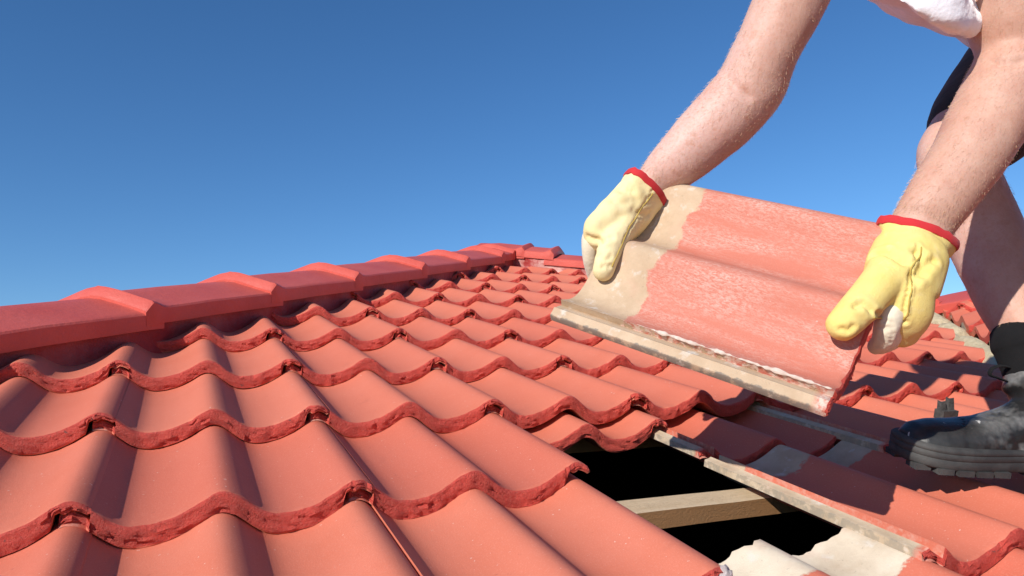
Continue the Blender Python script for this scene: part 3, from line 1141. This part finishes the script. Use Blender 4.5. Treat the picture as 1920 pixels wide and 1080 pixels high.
# legs of the shorts
sh_r = loft([(lerp(KNEE, HIPR, .20), .090, .090), (lerp(KNEE, HIPR, .5), .104, .104), (lerp(KNEE, HIPR, .85), .106, .106), (HIPR, .112, .112)], ref=(0, 1, .2))
sh_l = loft([(lerp(KNEEL, HIPL, .28), .080, .080), (lerp(KNEEL, HIPL, .5), .094, .094), (lerp(KNEEL, HIPL, .85), .106, .106), (HIPL, .112, .112)], ref=(0, 1, .2))
sh_t = loft([(PELV - (CHEST - PELV) * .15, .16, .11), (PELV, .170, .118), (lerp(PELV, CHEST, .2), .168, .114)], ref=tr_ref)
remeshed('shorts', [sh_r[:2], sh_l[:2], sh_t[:2]], .009, 4, MSHORT, person, lambda co, nr: co + nr * (np.array([pn(p[0] * 14, p[1] * 14, p[2] * 14) for p in co]) * .004)[:, None])

# ---- gloves
def glove_material(name, c1, c2):
    M = Mat(name)
    c = M.mix(M.ramp(M.noise(18, 5, .6), .32, .7), c1, c2)
    c = M.mix(M.math('MULTIPLY', M.ramp(M.noise(30, 4, .7), .58, .74), .45), c, (.74, .64, .42))
    M.set('Base Color', c)
    M.set('Roughness', .85)
    M.set('Specular IOR Level', .15)
    b = M.bump(M.noise(480, 4, .7), .55, .0014)
    b = M.bump(M.noise(30, 5, .6, stretch=(1, .5, 1)), .2, .004, b)
    M.set('Normal', b)
    return M.m
MGL_R = glove_material('pale_yellow_leather', (.80, .68, .40), (.79, .64, .31))
MGL_L = glove_material('yellow_leather', (.81, .65, .26), (.79, .59, .17))
MWHITE = cloth_material('offwhite_glove_cotton', (.78, .71, .56), (.68, .59, .43), .5)
MTRIM = cloth_material('red_glove_binding', (.55, .02, .025), (.48, .015, .02), .2)
MSEAM = simple('glove_seam_thread', (.50, .36, .09), (.40, .27, .06), 60, .9)

def cuff(ring_c, ring_n, u, a, b, length, inner=.004, flare=.12):
    """hollow flared cuff: from the rim back towards the hand"""
    n_ = np.array(ring_n, float)
    n_ /= np.linalg.norm(n_)
    u = np.array(u, float)
    u -= n_ * np.dot(u, n_)
    u /= np.linalg.norm(u)
    v = np.cross(n_, u)
    sides = 36
    V, F = [], []
    prof = [(length, .74, .90), (length * .6, .79, .93), (length * .3, .90, .97), (0, 1, 1), (-.001, .95, .95), (.004, .90, .90), (length * .35, .84, .86), (length * .75, .72, .78), (length * .9, .3, .3)]
    for d, s1, s2 in prof:
        for k in range(sides):
            th = 2 * math.pi * k / sides
            wob = 1 + .03 * math.sin(3 * th + d * 40) + .02 * math.sin(5 * th) + (.05 * math.sin(7 * th + d * 90) if .008 < d < .045 else 0)
            V.append(np.array(ring_c) + n_ * d + u * a * s1 * wob * math.cos(th) + v * b * s2 * wob * math.sin(th))
    R = len(prof)
    for i in range(R - 1):
        for k in range(sides):
            p_, q_ = i * sides + k, i * sides + (k + 1) % sides
            F.append((p_, q_, q_ + sides, p_ + sides))
    F.append(tuple(range(sides))[::-1])
    F.append(tuple((R - 1) * sides + k for k in range(sides)))
    rim = []
    for k in range(sides + 1):
        th = 2 * math.pi * k / sides
        wob = 1 + .03 * math.sin(3 * th) + .02 * math.sin(5 * th)
        rim.append(np.array(ring_c) + u * a * .985 * wob * math.cos(th) + v * b * .985 * wob * math.sin(th))
    return (V, F), rim

def tube_loop(path, r1, sides=10):
    V, F = [], []
    n = len(path) - 1
    cen = np.mean(path[:-1], axis=0)
    for i in range(n):
        t = path[(i + 1) % n] - path[i - 1]
        t /= np.linalg.norm(t)
        o_ = path[i] - cen
        o_ -= t * np.dot(o_, t)
        o_ /= np.linalg.norm(o_)
        b_ = np.cross(t, o_)
        for k in range(sides):
            th = 2 * math.pi * k / sides
            V.append(path[i] + o_ * r1[0] * math.cos(th) + b_ * r1[1] * math.sin(th))
    for i in range(n):
        for k in range(sides):
            a = i * sides + k
            b = i * sides + (k + 1) % sides
            c = ((i + 1) % n) * sides
            F.append((a, b, c + (k + 1) % sides, c + k))
    return V, F

def glove(pts_palm, ref, cuff_c, cuff_n, cuff_a, cuff_b, cuff_len, thumb, fingers, mat, creases, label, cs_=1.1, seams=(), fcreases=()):
    palm = loft(pts_palm, ref=ref, sides=24)
    cf_, rim = cuff(cuff_c, cuff_n, ref, cuff_a, cuff_b, cuff_len)
    th = loft(thumb, ref=ref, sides=16)
    def post(co, nr):
        for ln, dp, wd in creases:
            co = carve(co, nr, ln, dp * cs_, wd, .3)
        n1 = np.array([pn(p[0] * 40, p[1] * 40, p[2] * 40) + .6 * pn(p[0] * 90, p[1] * 90, p[2] * 90) for p in co])
        return co + nr * (n1 * .0004)[:, None]
    gl = remeshed('glove', [palm[:2], cf_, th[:2]], .0023, 7, mat, person, post)
    gl['label'] = label
    fr_ = [loft(f, ref=ref, sides=14) for f in fingers]
    base = np.array(person.location)
    def fpost(co, nr):
        for ln in fcreases:
            co = carve(co, nr, ln, .0013, .0022, .3)
        return co
    fg = remeshed('glove_fingers', [f[:2] for f in fr_], .0024, 4, MWHITE, person, fpost)
    fg.parent = gl
    co = np.empty(len(gl.data.vertices) * 3)
    gl.data.vertices.foreach_get('co', co)
    co = (co.reshape(-1, 3) + base - LIFT) @ ROT
    nv = np.empty(len(gl.data.vertices) * 3)
    gl.data.vertices.foreach_get('normal', nv)
    nv = nv.reshape(-1, 3) @ ROT
    for sm_ in seams:
        L_ = snap(co, np.array(catmull(sm_, 8)))
        L_ = np.array([L_[max(0, a - 2):a + 3].mean(0) for a in range(len(L_))])
        tb = loft([(p_ + nv[np.argmin(((co - p_) ** 2).sum(1))] * .0004, .0010, .0010) for p_ in L_[::2]], ref=(.3, .5, .8), sides=6, sub=2)
        so_ = roof_obj('seam', tb[0], tb[1], [MSEAM], person)
        so_.parent = gl
    rim = [p_ + np.array([pn(a * .9, 1.1, 2), pn(a * .9, 5.1, 4), pn(a * .9, 8.1, 1)]) * .0018 * (1 if 0 < a < len(rim) - 1 else 0) for a, p_ in enumerate(rim)]
    V, F = tube_loop(rim, (.0019, .0058))
    tr_ = roof_obj('cuff_binding', V, F, [MTRIM], person)
    tr_.parent = gl
    return gl

# glove on the bare head of the tile (right hand): thumb on the face, fingers round the end
cR = np.array((0.7602, 0.1467, 0.3765))
nR = np.array((0.7151, 0.145, 0.3141)) - cR
glove([((0.75, 0.1449, 0.3626), .0413, .0292), ((0.7245, 0.1354, 0.3391), .0422, .0292), ((0.6968, 0.1292, 0.3166), .0422, .0282), ((0.6733, 0.1248, 0.3044), .0342, .0242)],
      (.77, .2, -.55), cR, nR, .0463, .0322, .0503,
      [((0.7208, 0.1245, 0.3281), .0262, .0221), ((0.6893, 0.1017, 0.3009), .0216, .0191), ((0.6702, 0.0889, 0.2745), .0186, .0166), ((0.6623, 0.085, 0.2528), .0171, .0151)],
      [[((0.6709, 0.1302, 0.3038), .0151, .0151), ((0.664, 0.1312, 0.2889), .0146, .0136), ((0.6696, 0.1361, 0.2628), .0126, .0115), ((0.6833, 0.1451, 0.2359), .0100, .0100)],
       [((0.6764, 0.1437, 0.3079), .0141, .0141), ((0.6733, 0.1518, 0.2924), .0136, .0121), ((0.6806, 0.1556, 0.2635), .0126, .0115), ((0.6956, 0.1584, 0.2362), .0100, .0100)],
       [((0.6889, 0.156, 0.3093), .0141, .0141), ((0.6868, 0.1655, 0.2918), .0121, .0121), ((0.6957, 0.1686, 0.2626), .0115, .0115), ((0.7106, 0.1695, 0.2377), .0100, .0100)],
       [((0.7025, 0.1638, 0.3136), .0130, .0130), ((0.7031, 0.1738, 0.2919), .0111, .0111), ((0.7135, 0.1767, 0.2667), .0106, .0106), ((0.7249, 0.1754, 0.246), .0091, .0091)]],
      MGL_R,
      [([(0.7616, 0.1189, 0.3798), (0.734, 0.1004, 0.356), (0.7104, 0.0904, 0.3273), (0.6902, 0.0789, 0.2982)], .0022, .0022),
       ([(0.7152, 0.1563, 0.3809), (0.7163, 0.1385, 0.3749), (0.7255, 0.1286, 0.3735)], .0045, .006),
       ([(0.7045, 0.147, 0.3583), (0.7103, 0.1219, 0.3549), (0.7277, 0.1149, 0.3613)], .003, .006),
       ([(0.7524, 0.1117, 0.3374), (0.7349, 0.1085, 0.3381), (0.7252, 0.1138, 0.3451)], .0035, .005),
       ([(0.6476, 0.1197, 0.2963), (0.6528, 0.106, 0.2938), (0.6602, 0.0973, 0.295)], .0045, .004),
       ([(0.6708, 0.0885, 0.3057), (0.6603, 0.0924, 0.3001), (0.6549, 0.0937, 0.292)], .004, .004),
       ([(0.6449, 0.0794, 0.276), (0.6522, 0.0701, 0.272), (0.6673, 0.0695, 0.2765)], .0022, .003),
       ([(0.6663, 0.0676, 0.2598), (0.658, 0.0662, 0.2627), (0.6522, 0.0707, 0.2604)], .0025, .003),
       ([(0.695, 0.1036, 0.3334), (0.6818, 0.1025, 0.3224), (0.6676, 0.1079, 0.3157)], .0018, .006)],
      'pale yellow work glove with red cuff binding, thumb pressed on the bare tile head', .75,
      seams=([(0.7488, 0.1016, 0.3729), (0.7255, 0.0874, 0.3544), (0.7049, 0.0817, 0.3268), (0.6854, 0.0702, 0.3003), (0.6742, 0.0665, 0.2771), (0.6677, 0.0669, 0.2591)],))

# glove at the nose of the tile (left hand)
cL = np.array((0.9912, -0.152, 0.3427))
nL = np.array((0.963, -0.1655, 0.2732)) - cL
glove([((0.967, -0.1686, 0.3199), .0464, .0328), ((0.9404, -0.1837, 0.2924), .0475, .0328), ((0.9254, -0.1972, 0.2662), .0433, .0316), ((0.9291, -0.2042, 0.2432), .0328, .0274), ((0.9366, -0.1973, 0.2215), .0222, .0201)],
      (.93, -.3, .2), cL, nL, .0533, .0359, .0422,
      [((0.9139, -0.1849, 0.2937), .0274, .0243), ((0.8761, -0.1967, 0.2703), .0238, .0222), ((0.8425, -0.2037, 0.2466), .0217, .0195), ((0.821, -0.2063, 0.2301), .0195, .0174)],
      [[((0.8987, -0.2059, 0.2445), .0169, .0169), ((0.8973, -0.2054, 0.2277), .0153, .0153), ((0.9038, -0.1974, 0.2106), .0132, .0132), ((0.9174, -0.1776, 0.1979), .0106, .0106)],
       [((0.9182, -0.1993, 0.2435), .0159, .0159), ((0.915, -0.2005, 0.2248), .0153, .0142), ((0.9197, -0.1916, 0.2079), .0132, .0127), ((0.9353, -0.1693, 0.196), .0106, .0106)],
       [((0.9357, -0.1927, 0.2438), .0148, .0148), ((0.9363, -0.1923, 0.2246), .0142, .0132), ((0.938, -0.1843, 0.2084), .0121, .0121), ((0.9545, -0.1612, 0.1969), .0106, .0106)],
       [((0.9523, -0.1863, 0.2484), .0138, .0138), ((0.9565, -0.1832, 0.2284), .0121, .0121), ((0.9581, -0.1748, 0.2141), .0111, .0111), ((0.9707, -0.1564, 0.2045), .0095, .0095)]],
      MGL_L,
      [([(0.9709, -0.1775, 0.332), (0.9553, -0.1891, 0.3174), (0.9317, -0.2028, 0.3013), (0.9121, -0.2196, 0.2767), (0.9007, -0.2262, 0.2482), (0.8981, -0.2243, 0.2374)], .0026, .0022),
       ([(0.9296, -0.2075, 0.3012), (0.9144, -0.2206, 0.2769), (0.9031, -0.2274, 0.2471)], -.0016, .0020),
       ([(0.9088, -0.1628, 0.3173), (0.9095, -0.1792, 0.3211), (0.9174, -0.1888, 0.3171), (0.9197, -0.2017, 0.3107)], .006, .005),
       ([(0.9596, -0.1846, 0.324), (0.9674, -0.1896, 0.3126), (0.9492, -0.1997, 0.3009), (0.9299, -0.209, 0.2908)], .006, .005),
       ([(1.008, -0.1744, 0.3146), (0.97, -0.1915, 0.3074), (0.955, -0.1971, 0.2981)], .005, .005),
       ([(0.8345, -0.2096, 0.2585), (0.8449, -0.2139, 0.2607), (0.8543, -0.219, 0.254)], .005, .004),
       ([(0.8094, -0.2194, 0.2257), (0.8185, -0.2234, 0.2265), (0.8251, -0.2254, 0.2333)], .003, .003),
       ([(0.8657, -0.2196, 0.2466), (0.8763, -0.2247, 0.2438), (0.898, -0.2241, 0.2386)], .004, .003)],
      'yellow work glove with red cuff binding, thumb on the tile face and fingers under its front edge', .95,
      seams=([(0.9625, -0.1845, 0.3336), (0.9508, -0.1926, 0.3176), (0.9272, -0.2063, 0.3016), (0.9076, -0.223, 0.2771), (0.898, -0.2281, 0.2498), (0.8981, -0.2243, 0.2374)],
             [(0.8612, -0.2183, 0.2411), (0.8694, -0.2221, 0.2406), (0.8831, -0.2228, 0.2396), (0.8981, -0.2243, 0.2374)]),
      fcreases=([(0.8775, -0.2153, 0.2355), (0.875, -0.2164, 0.22), (0.878, -0.2093, 0.2013)], [(0.8845, -0.2184, 0.2361), (0.8832, -0.2199, 0.2207), (0.8961, -0.2063, 0.2011)], [(0.891, -0.2212, 0.2367), (0.8995, -0.2161, 0.2212), (0.9131, -0.2024, 0.2048)], [(0.8688, -0.2121, 0.2309), (0.8748, -0.2152, 0.2276), (0.8818, -0.2181, 0.2295)]))

# ---- socks and boots
MSOCK = simple('black_sock', (.005, .005, .006), (.003, .003, .004), 80, .95, (500, .6, .001))
def boot_material():
    M = Mat('dusty_black_leather')
    c = M.mix(M.ramp(M.noise(20, 4), .3, .7), (.012, .012, .0125), (.020, .0195, .0195))
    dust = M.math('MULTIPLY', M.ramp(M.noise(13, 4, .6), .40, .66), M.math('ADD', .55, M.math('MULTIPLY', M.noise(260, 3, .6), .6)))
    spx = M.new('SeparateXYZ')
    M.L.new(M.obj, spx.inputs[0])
    sunlit_side = M.ramp(M.math('ADD', spx.outputs[0], M.math('MULTIPLY', M.noise(22, 4, .6), .07)), -.075, .0)  # shade painted in: dust kept thin at the toe, dense on the sunlit side
    c = M.mix(M.math('MULTIPLY', dust, M.math('ADD', .10, M.math('MULTIPLY', sunlit_side, .75))), c, (.44, .435, .42))
    scr = M.ramp(M.noise(70, 3, .5, stretch=(1, 1, .3)), .70, .72)
    c = M.mix(M.math('MULTIPLY', scr, .8), c, (.62, .60, .56))
    M.set('Base Color', c)
    M.set('Roughness', .4)
    M.set('Specular IOR Level', .32)
    b = M.bump(M.noise(420, 4, .6), .35, .0009)
    M.set('Normal', M.bump(M.noise(26, 4, .5), .25, .004, b))
    return M.m
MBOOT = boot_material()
MSOLE = simple('dusty_rubber_sole', (.030, .030, .031), (.10, .097, .092), 14, .8, (160, .4, .002), lo=.40, hi=.80)

def boot(toe, fd, fw, shin_top, parent, mirror=1):
    up = np.array([0, 0, 1.0])
    def bp(l, w_, z):
        return toe + fd * l + fw * w_ * mirror + up * z
    stations = [(.010, .024, .027), (.026, .037, .039), (.055, .046, .044), (.095, .048, .046), (.13, .046, .052), (.165, .042, .066), (.20, .039, .088), (.25, .038, .110), (.295, .036, .090), (.322, .024, .06)]
    up_ = []
    sides = 26
    V, F = [], []
    for l, hw, h in stations:
        for k in range(sides):
            th = 2 * math.pi * k / sides
            cx, sz = math.cos(th), math.sin(th)
            w_ = hw * math.copysign(abs(cx) ** .8, cx)
            z = .026 + (h - .004) * max(0, math.copysign(abs(sz) ** .85, sz)) + min(0, sz) * .012
            off = .006 * math.sin(l / .3 * math.pi)
            V.append(bp(l, w_ + off, z))
    for i in range(len(stations) - 1):
        for k in range(sides):
            a, b = i * sides + k, i * sides + (k + 1) % sides
            F.append((a, b, b + sides, a + sides))
    F.append(tuple(range(sides))[::-1])
    F.append(tuple((len(stations) - 1) * sides + k for k in range(sides)))
    an = bp(.240, 0, .075)
    sd = np.array(shin_top) - an
    sd /= np.linalg.norm(sd)
    shaft = loft([(an - sd * .03, .043, .052), (an + sd * .02, .041, .047), (an + sd * .045, .042, .046), (an + sd * .06, .045, .049)], ref=fw)
    collar = loft([(an + sd * .055, .047, .051), (an + sd * .064, .047, .051)], ref=fw, cap=False)
    def post(co, nr):
        # creases across the vamp, toe-cap seam, side seam
        for l0, dp in ((.118, .0022), (.132, .003), (.147, .0022)):
            co = carve(co, nr, [bp(l0 + .012, -.045, .05), bp(l0, -.01, .098), bp(l0 + .006, .03, .09)], dp, .004)
        co = carve(co, nr, [bp(.085, -.05, .03), bp(.078, -.03, .075), bp(.075, 0, .085), bp(.078, .03, .075)], .0016, .0022)
        co = carve(co, nr, [bp(.16, -.046, .03), bp(.175, -.042, .07), bp(.19, -.040, .11), bp(.20, -.043, .15)], .0016, .0025)
        return co
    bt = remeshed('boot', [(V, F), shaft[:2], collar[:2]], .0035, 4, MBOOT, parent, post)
    # sole: welt and midsole ridges round the outline, lugs below
    ol = [(.000, .0), (.004, .020), (.02, .038), (.05, .049), (.09, .053), (.13, .050), (.17, .044), (.21, .041), (.27, .042), (.31, .036), (.326, .018), (.328, 0)]
    pts = [(l, w_) for l, w_ in ol] + [(l, -w_) for l, w_ in ol[-2:0:-1]]
    pts = [(p[0], p[1]) for p in catmull([(a, b, 0) for a, b in pts + [pts[0]]], 4)][:-1]
    lv = [(.010, .98), (.014, 1.04), (.023, 1.05), (.025, 1.02), (.027, 1.05), (.033, 1.05), (.0345, 1.02), (.036, 1.045), (.040, 1.04), (.043, .97)]
    V2, F2 = [], []
    def spring(l):
        return .005 * max(0, (.06 - l) / .06) ** 1.6
    for z, sc_ in lv:
        for l, w_ in pts:
            V2.append(bp(.154 + (l - .154) * (1 + (sc_ - 1) * .35), w_ * sc_ + .006 * math.sin(min(max(l, 0), .3) / .3 * math.pi), z + spring(l) - .004))
    n = len(pts)
    for i in range(len(lv) - 1):
        for k in range(n):
            a, b = i * n + k, i * n + (k + 1) % n
            F2.append((a, b, b + n, a + n))
    F2.append(tuple(range(n))[::-1])
    F2.append(tuple((len(lv) - 1) * n + k for k in range(n)))
    so = roof_obj('sole', V2, F2, [MSOLE], parent, angle=50)
    so.parent = bt
    lugs = []
    for i in range(10):
        l = .020 + i * .029
        if .155 < l < .19:
            continue
        wv = np.interp(l, [a for a, b in ol], [b for a, b in ol])
        for s in (-1, 1):
            c = bp(l, s * (wv - .012), .004 + spring(l))
            lugs.append(box(c, (fd, fw, up), (.0118, .012, .0042)))
    V3, F3 = merge(lugs)
    lg = roof_obj('sole_lugs', V3, F3, [MSOLE], parent, smooth=False)
    lg.parent = bt
    lg['kind'] = 'stuff'
    # pull loop at the front of the shaft
    t0 = an + sd * .07 - fd * .048
    loop_p = [t0 + up * .012, t0 - fd * .014 + up * .013, t0 - fd * .026 + up * .008, t0 - fd * .028 - up * .002, t0 - fd * .014 - up * .006, t0 - up * .010]
    lp = loft([(p_, .0045, .0018) for p_ in loop_p], ref=fw, sides=8)
    o = roof_obj('pull_loop', lp[0], lp[1], [MSOCK], parent)
    o.parent = bt
    return an, sd

anR, sdR = boot(FOOT, FD, FW, lerp(ANK, KNEE, .5) , person)
sock = loft([(anR + sdR * .04, .040, .044), (anR + sdR * .08, .0405, .044), (anR + sdR * .110, .042, .046), (anR + sdR * .120, .0445, .048), (anR + sdR * .127, .0445, .048)], ref=FW)
roof_obj('sock', sock[0], sock[1], [MSOCK], person)
fdl = np.array([.95, -.3, 0])
fdl /= np.linalg.norm(fdl)
TOEL = np.array([ANKL[0], ANKL[1], .004]) - fdl * .240
anL, sdL = boot(TOEL, fdl, np.array([-fdl[1], fdl[0], 0]), lerp(ANKL, KNEEL, .5), person, -1)
sock = loft([(anL + sdL * .06, .046, .049), (anL + sdL * .12, .048, .051), (anL + sdL * .178, .052, .056)], ref=FW)
roof_obj('sock', sock[0], sock[1], [MSOCK], person)
print('tiles', count, 'ankleL', ANKL)
